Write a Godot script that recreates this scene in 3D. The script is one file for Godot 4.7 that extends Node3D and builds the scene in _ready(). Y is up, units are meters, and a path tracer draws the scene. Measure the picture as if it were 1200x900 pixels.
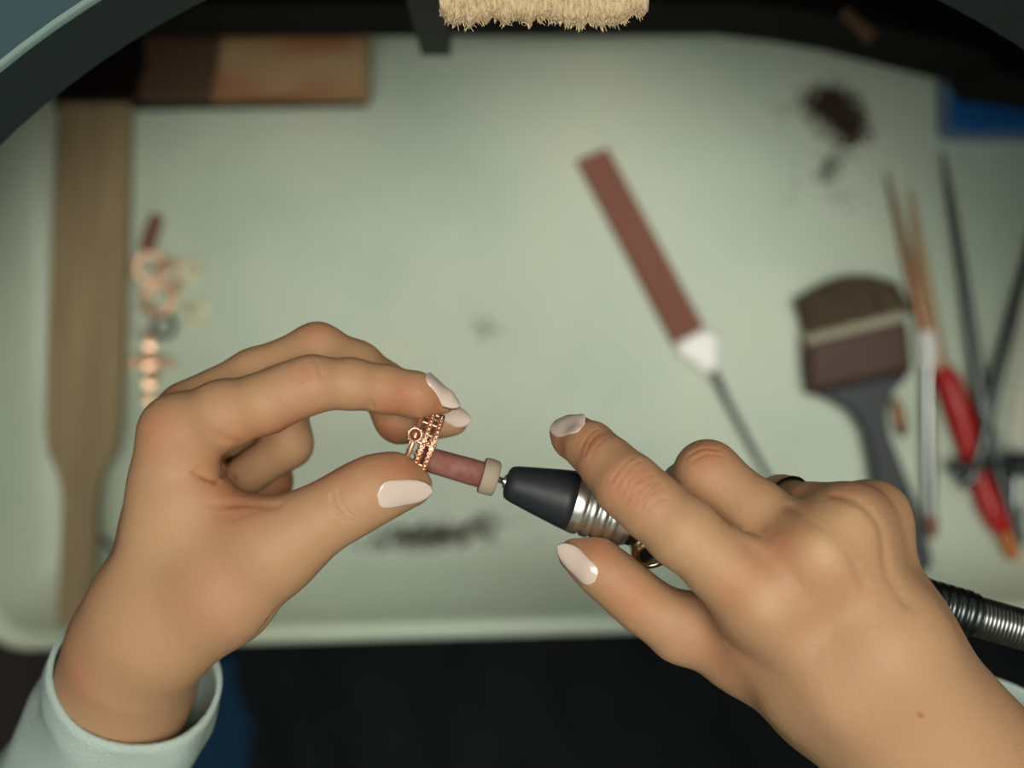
extends Node3D
# Jeweller's bench seen from above: two hands, a gold ring and a rotary handpiece over a metal tray.
# Metres, y up. The lens looks straight down from CY; F is its focal length in pixels of the 1200 x 900 frame.
const F := 1750.0
const CY := 1.34
const DH := 0.39        # distance of the hands from the lens
const DT := 0.72        # distance of the tray's floor
const VOX := 0.00125    # grain of the flesh mesh

var M := {}
var used := {}
var left := Flesh.new()
var right := Flesh.new()
var rng := RandomNumberGenerator.new()

# ---------------------------------------------------------------- places
func P(px: float, py: float, d: float) -> Vector3:
	return Vector3((px - 600.0) / F * d, CY - d, (py - 450.0) / F * d)

func H(px: float, py: float, h := 0.0) -> Vector3:      # near the hands, h in millimetres above their level
	return P(px, py, DH - h * 0.001)

func T(px: float, py: float, h := 0.0) -> Vector3:      # above the tray's floor, h in millimetres
	return P(px, py, DT - h * 0.001)

# ---------------------------------------------------------------- naming
func numbered(called: String) -> String:
	if not used.has(called):
		used[called] = 0
		return called
	used[called] += 1
	return "%s_%03d" % [called, used[called]]

func tag(o: Node3D, label: String, category := "", group := "") -> Node3D:
	o.set_meta("label", label)
	if category: o.set_meta("category", category)
	if group: o.set_meta("group", group)
	return o

func thing(called: String, label: String, category: String, at := Vector3.ZERO, group := "") -> Node3D:
	var o := Node3D.new()
	o.name = numbered(called)
	add_child(o)
	o.position = at
	tag(o, label, category, group)
	return o

func put(called: String, mesh: Mesh, mat: Material, parent: Node3D = null) -> MeshInstance3D:
	# meshes are built in world axes and moved under their thing
	var o := MeshInstance3D.new()
	o.mesh = mesh
	o.material_override = mat
	o.cast_shadow = GeometryInstance3D.SHADOW_CASTING_SETTING_ON
	if parent == null:
		o.name = numbered(called)
		add_child(o)
	else:
		o.name = called
		parent.add_child(o, true)
		var t := Transform3D()
		var q: Node3D = parent
		while q != self:
			t = q.transform * t
			q = q.get_parent()
		o.transform = t.affine_inverse()
	return o

func struct(called: String, mesh: Mesh, mat: Material, parent: Node3D = null) -> MeshInstance3D:
	var o := put(called, mesh, mat, parent)
	if parent == null: o.set_meta("kind", "structure")
	return o

# ---------------------------------------------------------------- materials
func mat(color: Color, rough := 0.6, metal := 0.0, spec := 0.5) -> StandardMaterial3D:
	var m := StandardMaterial3D.new()
	m.albedo_color = color
	m.roughness = rough
	m.metallic = metal
	m.metallic_specular = spec
	return m

func noise_tex(freq: float, seed_: int, ramp: Gradient = null, size := 512, kind := FastNoiseLite.TYPE_SIMPLEX_SMOOTH, oct := 4) -> NoiseTexture2D:
	var n := FastNoiseLite.new()
	n.noise_type = kind
	n.frequency = freq
	n.seed = seed_
	n.fractal_octaves = oct
	var t := NoiseTexture2D.new()
	t.width = size
	t.height = size
	t.seamless = true
	t.noise = n
	if ramp: t.color_ramp = ramp
	return t

func ramp(cols: Array) -> Gradient:
	var g := Gradient.new()
	var offs := PackedFloat32Array()
	var cs := PackedColorArray()
	for c in cols:
		offs.append(c[0])
		cs.append(c[1])
	g.offsets = offs
	g.colors = cs
	return g

func tri(m: StandardMaterial3D, scale: Vector3, world := true) -> StandardMaterial3D:
	m.uv1_triplanar = true
	m.uv1_world_triplanar = world
	m.uv1_scale = scale
	return m

func c8(r: int, g: int, b: int) -> Color:
	return Color8(r, g, b)

func materials() -> void:
	M.skin = mat(Color.WHITE, 0.54, 0.0, 0.38)
	M.skin.vertex_color_use_as_albedo = true
	M.skin.heightmap_enabled = true
	M.skin.heightmap_texture = noise_tex(0.035, 4, null, 512, FastNoiseLite.TYPE_CELLULAR, 3)
	M.skin.heightmap_scale = 0.018
	M.skin.subsurf_scatter_enabled = true
	M.skin.subsurf_scatter_strength = 0.08
	tri(M.skin, Vector3.ONE * 28.0)
	M.nail = mat(c8(224, 203, 190), 0.16, 0.0, 0.6)
	M.nail.clearcoat_enabled = true
	M.nail.clearcoat = 1.0
	M.nail.clearcoat_roughness = 0.05
	M.shirt = mat(c8(178, 196, 188), 0.85)
	M.shirt.heightmap_enabled = true
	M.shirt.heightmap_texture = noise_tex(0.05, 8)
	M.shirt.heightmap_scale = 0.03
	tri(M.shirt, Vector3.ONE * 30.0)
	M.apron = mat(c8(22, 25, 28), 0.9, 0.0, 0.3)
	M.denim = mat(c8(24, 56, 84), 0.9, 0.0, 0.3)
	var tr := ramp([[0.0, c8(198, 215, 193)], [0.45, c8(208, 223, 201)], [0.75, c8(214, 225, 202)], [1.0, c8(217, 224, 199)]])
	M.tray = mat(Color.WHITE, 0.42, 0.0, 0.5)
	M.tray.albedo_texture = noise_tex(0.006, 21, tr, 512)
	tri(M.tray, Vector3.ONE * 2.6)
	M.bench = mat(c8(62, 82, 88), 0.85, 0.0, 0.15)
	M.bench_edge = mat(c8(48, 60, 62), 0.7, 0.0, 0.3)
	M.lip_highlight = mat(c8(104, 128, 122), 0.5)  # paler than the top: the edge's highlight line is in the colour
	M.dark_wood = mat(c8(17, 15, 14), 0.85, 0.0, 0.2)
	var wr := ramp([[0.0, c8(158, 136, 102)], [0.5, c8(170, 148, 110)], [1.0, c8(180, 157, 118)]])
	M.stick = mat(Color.WHITE, 0.7)
	M.stick.albedo_texture = noise_tex(0.012, 33, wr, 512)
	tri(M.stick, Vector3(14.0, 14.0, 1.8))
	var br := ramp([[0.0, c8(130, 84, 58)], [0.3, c8(176, 116, 80)], [0.55, c8(184, 148, 104)], [1.0, c8(192, 164, 120)]])
	M.board = mat(Color.WHITE, 0.7)
	M.board.albedo_texture = noise_tex(0.01, 12, br, 512)
	tri(M.board, Vector3(2.0, 4.0, 6.0))
	M.dim_brown = mat(c8(92, 66, 46), 0.8)  # board's middle, bench shade put into the colour; also the dowel
	M.char_and_shade = mat(c8(26, 18, 15), 0.8, 0.0, 0.2)  # char on the front edge; painted bench shade on the left end
	var pr := ramp([[0.0, c8(150, 120, 86)], [0.4, c8(200, 172, 134)], [0.75, c8(222, 198, 162)], [1.0, c8(232, 214, 182)]])
	M.pin = mat(Color.WHITE, 0.9)
	M.pin.albedo_texture = noise_tex(0.03, 5, pr, 512)
	tri(M.pin, Vector3(45.0, 45.0, 14.0))
	M.pin.heightmap_enabled = true
	M.pin.heightmap_texture = noise_tex(0.04, 6, null, 512)
	M.pin.heightmap_scale = 0.08
	M.fibre = mat(c8(228, 206, 168), 0.9)
	M.gold = mat(c8(240, 196, 164), 0.4, 1.0)
	M.copper = mat(c8(254, 214, 182), 0.42, 1.0)
	M.brass = mat(c8(250, 240, 205), 0.42, 1.0)
	M.silver = mat(c8(226, 226, 210), 0.5, 1.0)
	M.steel = mat(c8(168, 172, 170), 0.3, 1.0)
	M.dark_steel = mat(c8(96, 102, 102), 0.36, 1.0)
	M.rubber = mat(c8(34, 38, 42), 0.5)
	M.chrome = mat(c8(226, 226, 220), 0.36, 1.0)
	M.pale_gold = mat(c8(214, 196, 160), 0.22, 1.0)
	M.black = mat(c8(12, 12, 13), 0.6, 0.0, 0.3)
	var rr := ramp([[0.0, c8(118, 66, 58)], [0.5, c8(140, 88, 78)], [1.0, c8(158, 116, 104)]])
	M.roll = mat(Color.WHITE, 0.75)
	M.roll.albedo_texture = noise_tex(0.01, 9, rr, 256)
	tri(M.roll, Vector3(60.0, 60.0, 60.0))
	M.collet = mat(c8(168, 152, 130), 0.7)
	M.sand = mat(c8(152, 100, 84), 0.85)
	M.sand.heightmap_enabled = true
	M.sand.heightmap_texture = noise_tex(0.2, 19, null, 256)
	M.sand.heightmap_scale = 0.02
	tri(M.sand, Vector3.ONE * 40.0)
	M.white_plastic = mat(c8(248, 246, 240), 0.3)
	M.bristle = mat(c8(98, 84, 64), 0.8)
	M.brush_wood = mat(c8(84, 58, 46), 0.6)
	M.brush_grey = mat(c8(52, 58, 64), 0.55)
	M.red = mat(c8(196, 28, 24), 0.35)
	M.orange = mat(c8(214, 128, 62), 0.5)
	M.worn = mat(c8(120, 104, 84), 0.3, 1.0)
	M.dull_gold = mat(c8(150, 104, 78), 0.7, 0.6)
	M.band = mat(c8(176, 172, 146), 0.6)
	M.tan = mat(c8(190, 156, 112), 0.4)
	M.bronze = mat(c8(150, 112, 84), 0.35, 0.8)
	M.dust = mat(c8(74, 54, 48), 0.95)
	M.blue = mat(c8(20, 96, 166), 0.35)
	M.cabinet = mat(c8(46, 92, 112), 0.5)
	M.floor = mat(c8(52, 44, 38), 0.7)
	M.wall = mat(c8(206, 208, 200), 0.9)
	M.frame = mat(c8(220, 220, 216), 0.5)
	M.glow = mat(c8(255, 252, 244), 0.6)
	M.glow.emission_enabled = true
	M.glow.emission = c8(255, 250, 240)
	M.glow.emission_energy_multiplier = 3.0

# ---------------------------------------------------------------- mesh helpers (faces given counter-clockwise seen from outside)
func new_st() -> SurfaceTool:
	var st := SurfaceTool.new()
	st.begin(Mesh.PRIMITIVE_TRIANGLES)
	return st

func tri3(st: SurfaceTool, a: Vector3, b: Vector3, c: Vector3) -> void:
	st.add_vertex(a); st.add_vertex(c); st.add_vertex(b)

func quad(st: SurfaceTool, a: Vector3, b: Vector3, c: Vector3, d: Vector3) -> void:
	tri3(st, a, b, c); tri3(st, a, c, d)

func done(st: SurfaceTool) -> ArrayMesh:
	st.generate_normals()
	return st.commit()

func frame_to(dir: Vector3, hint := Vector3.UP) -> Basis:     # y along dir
	var y := dir.normalized()
	var x := hint.cross(y)
	if x.length() < 0.01: x = Vector3.RIGHT.cross(y)
	if x.length() < 0.01: x = Vector3.FORWARD.cross(y)
	x = x.normalized()
	return Basis(x, y, x.cross(y))

func lathe(st: SurfaceTool, at: Transform3D, prof: Array, seg := 28, smooth := true) -> void:
	# prof: [radius, height] from bottom to top along y
	st.set_smooth_group(1 if smooth else -1)
	for i in prof.size() - 1:
		if not smooth or (prof[i].size() > 2): st.set_smooth_group(i + 2)
		for k in seg:
			var a := TAU * k / seg
			var b := TAU * (k + 1) / seg
			var r0: float = prof[i][0]
			var r1: float = prof[i + 1][0]
			var y0: float = prof[i][1]
			var y1: float = prof[i + 1][1]
			var p00 := at * Vector3(cos(a) * r0, y0, -sin(a) * r0)
			var p01 := at * Vector3(cos(b) * r0, y0, -sin(b) * r0)
			var p10 := at * Vector3(cos(a) * r1, y1, -sin(a) * r1)
			var p11 := at * Vector3(cos(b) * r1, y1, -sin(b) * r1)
			if r0 < 1e-7: tri3(st, p00, p11, p10)
			elif r1 < 1e-7: tri3(st, p00, p01, p10)
			else: quad(st, p00, p01, p11, p10)

func torus(st: SurfaceTool, at: Transform3D, R: float, r: float, seg := 40, sides := 10, flat := 1.0) -> void:
	st.set_smooth_group(1)
	for i in seg:
		for j in sides:
			var q := []
			for o in [[0, 0], [1, 0], [1, 1], [0, 1]]:
				var a: float = TAU * (i + o[0]) / seg
				var b: float = TAU * (j + o[1]) / sides
				q.append(at * Vector3(cos(a) * (R + r * cos(b)), r * flat * sin(b), -sin(a) * (R + r * cos(b))))
			quad(st, q[0], q[1], q[2], q[3])

func sweep(st: SurfaceTool, pts: Array, radii: Array, seg := 14, caps := true, flat := 1.0, hint := Vector3.UP) -> void:
	# round tube along pts; flat scales it along its own z
	st.set_smooth_group(1)
	var rings := []
	for i in pts.size():
		var dir: Vector3 = (pts[mini(i + 1, pts.size() - 1)] - pts[maxi(i - 1, 0)])
		var b := frame_to(dir, hint)
		var ring := []
		for k in seg:
			var a := TAU * k / seg
			ring.append(pts[i] + b.x * cos(a) * radii[i] - b.z * sin(a) * radii[i] * flat)
		rings.append(ring)
	for i in pts.size() - 1:
		for k in seg:
			var k2 := (k + 1) % seg
			quad(st, rings[i][k], rings[i][k2], rings[i + 1][k2], rings[i + 1][k])
	if caps:
		st.set_smooth_group(2)
		for k in seg:
			var k2 := (k + 1) % seg
			tri3(st, pts[0], rings[0][k2], rings[0][k])
			tri3(st, pts[-1], rings[-1][k], rings[-1][k2])

func ball(st: SurfaceTool, c: Vector3, r: float, n := 8) -> void:
	var prof := []
	for i in n + 1:
		var a := PI * i / n - PI / 2
		prof.append([maxf(0.0, cos(a) * r) if i > 0 and i < n else 0.0, sin(a) * r])
	lathe(st, Transform3D(Basis(), c), prof, n * 2)

func inset(poly: Array, d: float) -> Array:     # polygon in x, z; d > 0 moves the sides inwards
	var area := 0.0
	for i in poly.size():
		area += poly[i].cross(poly[(i + 1) % poly.size()])
	var s := signf(area)
	var out := []
	for i in poly.size():
		var a: Vector2 = poly[i - 1]
		var b: Vector2 = poly[i]
		var c: Vector2 = poly[(i + 1) % poly.size()]
		var n1 := (b - a).normalized().orthogonal() * s
		var n2 := (c - b).normalized().orthogonal() * s
		var n := n1 + n2
		n = n / maxf(0.25, n.dot(n) / 2.0)
		out.append(b - n * d)
	return out

func prism(st: SurfaceTool, poly: Array, y0: float, y1: float, ch := 0.0, at := Transform3D()) -> void:
	# poly (Vector2 x, z) raised from y0 to y1, chamfered round top and bottom
	var area := 0.0
	for i in poly.size():
		area += poly[i].cross(poly[(i + 1) % poly.size()])
	if area > 0:
		poly = poly.duplicate()
		poly.reverse()
	var rows := []
	var small: Array = inset(poly, ch) if ch > 0.0 else poly
	if ch > 0.0:
		rows = [[small, y0], [poly, y0 + ch], [poly, y1 - ch], [small, y1]]
	else:
		rows = [[poly, y0], [poly, y1]]
	var n := poly.size()
	for r in rows.size() - 1:
		for i in n:
			st.set_smooth_group(10 + i * 4 + r if ch == 0.0 else -1)
			var a: Vector2 = rows[r][0][i]
			var b: Vector2 = rows[r][0][(i + 1) % n]
			var c: Vector2 = rows[r + 1][0][(i + 1) % n]
			var d: Vector2 = rows[r + 1][0][i]
			var ya: float = rows[r][1]
			var yb: float = rows[r + 1][1]
			quad(st, at * Vector3(a.x, ya, a.y), at * Vector3(b.x, ya, b.y), at * Vector3(c.x, yb, c.y), at * Vector3(d.x, yb, d.y))
	st.set_smooth_group(-1)
	var idx := Geometry2D.triangulate_polygon(PackedVector2Array(small))
	if idx.is_empty(): print("no faces for a slab of %d corners" % poly.size())
	for k in range(0, idx.size(), 3):
		var p: Array = [small[idx[k]], small[idx[k + 1]], small[idx[k + 2]]]
		if (p[1] - p[0]).cross(p[2] - p[0]) > 0: p.reverse()
		tri3(st, at * Vector3(p[0].x, y1, p[0].y), at * Vector3(p[1].x, y1, p[1].y), at * Vector3(p[2].x, y1, p[2].y))
		tri3(st, at * Vector3(p[2].x, y0, p[2].y), at * Vector3(p[1].x, y0, p[1].y), at * Vector3(p[0].x, y0, p[0].y))

func rect(x0: float, z0: float, x1: float, z1: float) -> Array:
	return [Vector2(x0, z0), Vector2(x1, z0), Vector2(x1, z1), Vector2(x0, z1)]

func block(x0: float, y0: float, z0: float, x1: float, y1: float, z1: float, ch := 0.002) -> ArrayMesh:
	var st := new_st()
	prism(st, rect(x0, z0, x1, z1), y0, y1, ch)
	return done(st)

func flat_px(pts: Array, d: float) -> Array:    # picture points of an outline lying level at distance d
	var out := []
	for p in pts:
		var v := P(p[0], p[1], d)
		out.append(Vector2(v.x, v.z))
	return out

# ---------------------------------------------------------------- flesh: smooth union of tapered capsules, meshed with surface nets
class Flesh:
	var a := PackedVector3Array()
	var ba := PackedVector3Array()
	var il := PackedFloat32Array()
	var ra := PackedFloat32Array()
	var rd := PackedFloat32Array()
	var grp := PackedInt32Array()
	var ca := PackedVector3Array()      # creases and bumps: segment, width, depth
	var cba := PackedVector3Array()
	var cil := PackedFloat32Array()
	var cw := PackedFloat32Array()
	var cd := PackedFloat32Array()
	var tints := []                     # [place, radius, colour, weight]
	var groups := 1
	var k_in := [0.006]                 # blend inside each group
	var k_to := [0.0]                   # blend of each group with the palm
	var base := Color(0.5, 0.3, 0.2)

	func bone(g: int, p: Vector3, r0: float, q: Vector3, r1: float) -> void:
		a.append(p); ba.append(q - p); il.append(1.0 / maxf(1e-9, (q - p).length_squared()))
		ra.append(r0); rd.append(r1 - r0); grp.append(g)

	func crease(p: Vector3, q: Vector3, w: float, d: float) -> void:
		ca.append(p); cba.append(q - p); cil.append(1.0 / maxf(1e-9, (q - p).length_squared()))
		cw.append(w); cd.append(d)

	func all_bones() -> PackedInt32Array:
		return PackedInt32Array(range(a.size()))

	func all_creases() -> PackedInt32Array:
		return PackedInt32Array(range(ca.size()))

	func dist(p: Vector3, list: PackedInt32Array, cr: PackedInt32Array) -> float:
		var palm := 1.0
		var best := 1.0
		var cur := 1.0
		var g := 0
		var k: float = k_in[0]
		for i in list:
			if grp[i] != g:
				if g == 0: palm = cur
				else:
					var kk: float = k_to[g]
					var h := maxf(kk - absf(cur - palm), 0.0) / kk
					best = minf(best, minf(cur, palm) - h * h * kk * 0.25)
				g = grp[i]
				k = k_in[g]
				cur = 1.0
			var pa := p - a[i]
			var v := ba[i]
			var t := clampf(pa.dot(v) * il[i], 0.0, 1.0)
			var d := (pa - v * t).length() - ra[i] - rd[i] * t
			var hh := maxf(k - absf(cur - d), 0.0) / k
			cur = minf(cur, d) - hh * hh * k * 0.25
		if g == 0: palm = cur
		else:
			var kk: float = k_to[g]
			var h := maxf(kk - absf(cur - palm), 0.0) / kk
			best = minf(best, minf(cur, palm) - h * h * kk * 0.25)
		best = minf(best, palm)
		var groove := 0.0
		var bump := 0.0
		for i in cr:
			var pa := p - ca[i]
			var v := cba[i]
			var t := clampf(pa.dot(v) * cil[i], 0.0, 1.0)
			var d2 := (pa - v * t).length_squared() / (cw[i] * cw[i])
			if d2 < 6.0:
				var w := cd[i] * exp(-d2)
				groove = maxf(groove, w)
				bump = minf(bump, w)
		return best + groove + bump

	func hit(from: Vector3, to: Vector3) -> Vector3:
		var dir := (to - from).normalized()
		var bones := all_bones()
		var none := PackedInt32Array()
		var t := 0.25
		for i in 120:
			var d := dist(from + dir * t, bones, none)
			t += d * 0.8
			if d < 0.00005 or t > 0.7: break
		return from + dir * t

	func mesh_into(verts: PackedVector3Array, norms: PackedVector3Array, cols: PackedColorArray, index: PackedInt32Array, vox: float) -> void:
		var n := 6
		var bs := vox * n
		var lo := Vector3.ONE * 9.0
		var hi := -lo
		for i in a.size():
			var r := maxf(ra[i], ra[i] + rd[i]) + 0.004
			for q in [a[i], a[i] + ba[i]]:
				lo = lo.min(q - Vector3.ONE * r)
				hi = hi.max(q + Vector3.ONE * r)
		var nb := Vector3i(((hi - lo) / bs).ceil())
		var cellv := {}
		var owner := []
		var edges := []
		var first := verts.size()
		var bones := all_bones()
		var none := PackedInt32Array()
		var rb := bs * 0.8661
		var lists := []
		var m := n + 1
		var val := PackedFloat32Array()
		val.resize(m * m * m)
		var SX := 4096
		var SY := 2048
		for bz in nb.z:
			for by in nb.y:
				for bx in nb.x:
					var c := lo + (Vector3(bx, by, bz) + Vector3.ONE * 0.5) * bs
					# quick look: nearest capsule, then the capsules that can matter here
					var near := 1.0
					var ds := PackedFloat32Array()
					for i in a.size():
						var pa := c - a[i]
						var t := clampf(pa.dot(ba[i]) * il[i], 0.0, 1.0)
						var d := (pa - ba[i] * t).length() - ra[i] - rd[i] * t
						ds.append(d)
						if d < near: near = d
					if near > rb + 0.007 or near < -rb - 0.006: continue
					var list := PackedInt32Array()
					for i in a.size():
						if ds[i] < maxf(near, -rb) + 2.0 * rb + 0.013: list.append(i)
					var cr := PackedInt32Array()
					for i in ca.size():
						var pa := c - ca[i]
						var t := clampf(pa.dot(cba[i]) * cil[i], 0.0, 1.0)
						if (pa - cba[i] * t).length() < rb + cw[i] * 2.5: cr.append(i)
					var at_c := dist(c, list, cr)
					if absf(at_c) > rb + 0.0012: continue
					var li := lists.size()
					lists.append([list, cr])
					var o := lo + Vector3(bx, by, bz) * bs
					var q := 0
					for z in m:
						for y in m:
							for x in m:
								val[q] = dist(o + Vector3(x, y, z) * vox, list, cr)
								q += 1
					for z in n:
						for y in n:
							for x in n:
								var b := x + m * (y + m * z)
								var v0 := val[b]
								var v1 := val[b + 1]
								var v2 := val[b + m]
								var v3 := val[b + m + 1]
								var v4 := val[b + m * m]
								var v5 := val[b + m * m + 1]
								var v6 := val[b + m * m + m]
								var v7 := val[b + m * m + m + 1]
								var neg := int(v0 < 0) + int(v1 < 0) + int(v2 < 0) + int(v3 < 0) + int(v4 < 0) + int(v5 < 0) + int(v6 < 0) + int(v7 < 0)
								if neg == 0 or neg == 8: continue
								var s := Vector3.ZERO
								var cnt := 0
								if (v0 < 0) != (v1 < 0): s += Vector3(v0 / (v0 - v1), 0, 0); cnt += 1
								if (v2 < 0) != (v3 < 0): s += Vector3(v2 / (v2 - v3), 1, 0); cnt += 1
								if (v4 < 0) != (v5 < 0): s += Vector3(v4 / (v4 - v5), 0, 1); cnt += 1
								if (v6 < 0) != (v7 < 0): s += Vector3(v6 / (v6 - v7), 1, 1); cnt += 1
								if (v0 < 0) != (v2 < 0): s += Vector3(0, v0 / (v0 - v2), 0); cnt += 1
								if (v1 < 0) != (v3 < 0): s += Vector3(1, v1 / (v1 - v3), 0); cnt += 1
								if (v4 < 0) != (v6 < 0): s += Vector3(0, v4 / (v4 - v6), 1); cnt += 1
								if (v5 < 0) != (v7 < 0): s += Vector3(1, v5 / (v5 - v7), 1); cnt += 1
								if (v0 < 0) != (v4 < 0): s += Vector3(0, 0, v0 / (v0 - v4)); cnt += 1
								if (v1 < 0) != (v5 < 0): s += Vector3(1, 0, v1 / (v1 - v5)); cnt += 1
								if (v2 < 0) != (v6 < 0): s += Vector3(0, 1, v2 / (v2 - v6)); cnt += 1
								if (v3 < 0) != (v7 < 0): s += Vector3(1, 1, v3 / (v3 - v7)); cnt += 1
								var gx := bx * n + x
								var gy := by * n + y
								var gz := bz * n + z
								var key := gx + SX * (gy + SY * gz)
								cellv[key] = verts.size()
								verts.append(o + (Vector3(x, y, z) + s / cnt) * vox)
								owner.append(li)
								if (v0 < 0) != (v1 < 0): edges.append([key, 0, v0 < 0])
								if (v0 < 0) != (v2 < 0): edges.append([key, 1, v0 < 0])
								if (v0 < 0) != (v4 < 0): edges.append([key, 2, v0 < 0])
		# pull each vertex onto the surface, take its normal and colour
		for i in range(first, verts.size()):
			settle(i, verts, norms, cols, lists[owner[i - first]], vox)
		var tris := PackedInt32Array()
		var step := [1, SX, SX * SY]
		for ed in edges:
			var key: int = ed[0]
			var u: int = step[(ed[1] + 1) % 3]
			var w: int = step[(ed[1] + 2) % 3]
			if not (cellv.has(key - u) and cellv.has(key - w) and cellv.has(key - u - w)): continue
			var v00: int = cellv[key - u - w]
			var v10: int = cellv[key - w]
			var v01: int = cellv[key - u]
			var v11: int = cellv[key]
			if ed[2]: tris.append_array(PackedInt32Array([v00, v11, v10, v00, v01, v11]))
			else: tris.append_array(PackedInt32Array([v00, v10, v11, v00, v11, v01]))
		# finer triangles along the narrow folds
		var size := vox
		for pass_ in 2:
			size *= 0.5
			var fine := PackedByteArray()
			fine.resize(verts.size() - first)
			for i in range(first, verts.size()):
				for k in lists[owner[i - first]][1]:
					if cw[k] > 0.00095: continue
					var pa := verts[i] - ca[k]
					var t := clampf(pa.dot(cba[k]) * cil[k], 0.0, 1.0)
					if (pa - cba[k] * t).length() < cw[k] * 1.7 + size:
						fine[i - first] = 1
						break
			var mids := {}
			var next := PackedInt32Array()
			for q in range(0, tris.size(), 3):
				var c := [tris[q], tris[q + 1], tris[q + 2]]
				var m3 := [-1, -1, -1]
				var cnt := 0
				for e in 3:
					var u: int = c[e]
					var w: int = c[(e + 1) % 3]
					if not (fine[u - first] or fine[w - first]): continue
					var key := mini(u, w) * 8388608 + maxi(u, w)
					if not mids.has(key):
						mids[key] = verts.size()
						verts.append((verts[u] + verts[w]) * 0.5)
						owner.append(owner[u - first])
						settle(verts.size() - 1, verts, norms, cols, lists[owner[u - first]], size)
					m3[e] = mids[key]
					cnt += 1
				if cnt == 0: next.append_array(PackedInt32Array(c))
				elif cnt == 3: next.append_array(PackedInt32Array([c[0], m3[0], m3[2], m3[0], c[1], m3[1], m3[2], m3[1], c[2], m3[0], m3[1], m3[2]]))
				elif cnt == 1:
					var e := 0
					while m3[e] < 0: e += 1
					next.append_array(PackedInt32Array([c[e], m3[e], c[(e + 2) % 3], m3[e], c[(e + 1) % 3], c[(e + 2) % 3]]))
				else:
					var e := 0
					while m3[e] >= 0: e += 1      # the side left whole runs from e to e + 1
					var a0: int = c[e]
					var b0: int = c[(e + 1) % 3]
					var c0: int = c[(e + 2) % 3]
					next.append_array(PackedInt32Array([a0, b0, m3[(e + 1) % 3], a0, m3[(e + 1) % 3], m3[(e + 2) % 3], m3[(e + 2) % 3], m3[(e + 1) % 3], c0]))
			tris = next
		index.append_array(tris)

	func settle(i: int, verts: PackedVector3Array, norms: PackedVector3Array, cols: PackedColorArray, l: Array, vox: float) -> void:
		var e := vox * 0.5
		var p := verts[i]
		var nn := Vector3.ZERO
		for pass_ in 2:
			var d0 := dist(p + Vector3(e, -e, -e), l[0], l[1])
			var d1 := dist(p + Vector3(-e, -e, e), l[0], l[1])
			var d2 := dist(p + Vector3(-e, e, -e), l[0], l[1])
			var d3 := dist(p + Vector3(e, e, e), l[0], l[1])
			nn = (Vector3(1, -1, -1) * d0 + Vector3(-1, -1, 1) * d1 + Vector3(-1, 1, -1) * d2 + Vector3(1, 1, 1) * d3).normalized()
			if pass_ == 0: p -= nn * clampf(dist(p, l[0], l[1]), -vox * 0.6, vox * 0.6)
		verts[i] = p
		norms.append(nn)
		var col := base
		for t in tints:
			var q: float = p.distance_squared_to(t[0]) / (t[1] * t[1])
			if q < 4.0: col = col.lerp(t[2], t[3] * exp(-q * 1.4))
		cols.append(col)


func chain(f: Flesh, g: int, pts: Array) -> void:      # joints: [px, py, height mm, radius px]
	for i in pts.size() - 1:
		var p: Array = pts[i]
		var q: Array = pts[i + 1]
		f.bone(g, H(p[0], p[1], p[2]), p[3] * (DH - p[2] * 0.001) / F, H(q[0], q[1], q[2]), q[3] * (DH - q[2] * 0.001) / F)

func crease(f: Flesh, pts: Array, w: float, d: float) -> void:      # a skin fold along picture points, laid on the flesh; width and depth in mm
	var cam := Vector3(0, CY, 0)
	var last := Vector3.ZERO
	for i in pts.size():
		var p := f.hit(cam, H(pts[i][0], pts[i][1]))
		if i > 0: f.crease(last, p, w * 0.001, d * 0.001)
		last = p

func blush(f: Flesh, px: float, py: float, r: float, c: Color, w: float) -> void:
	f.tints.append([f.hit(Vector3(0, CY, 0), H(px, py)), r * DH / F, c, w])

func lin(r: int, g: int, b: int) -> Color:
	return Color8(r, g, b).srgb_to_linear()

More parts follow.
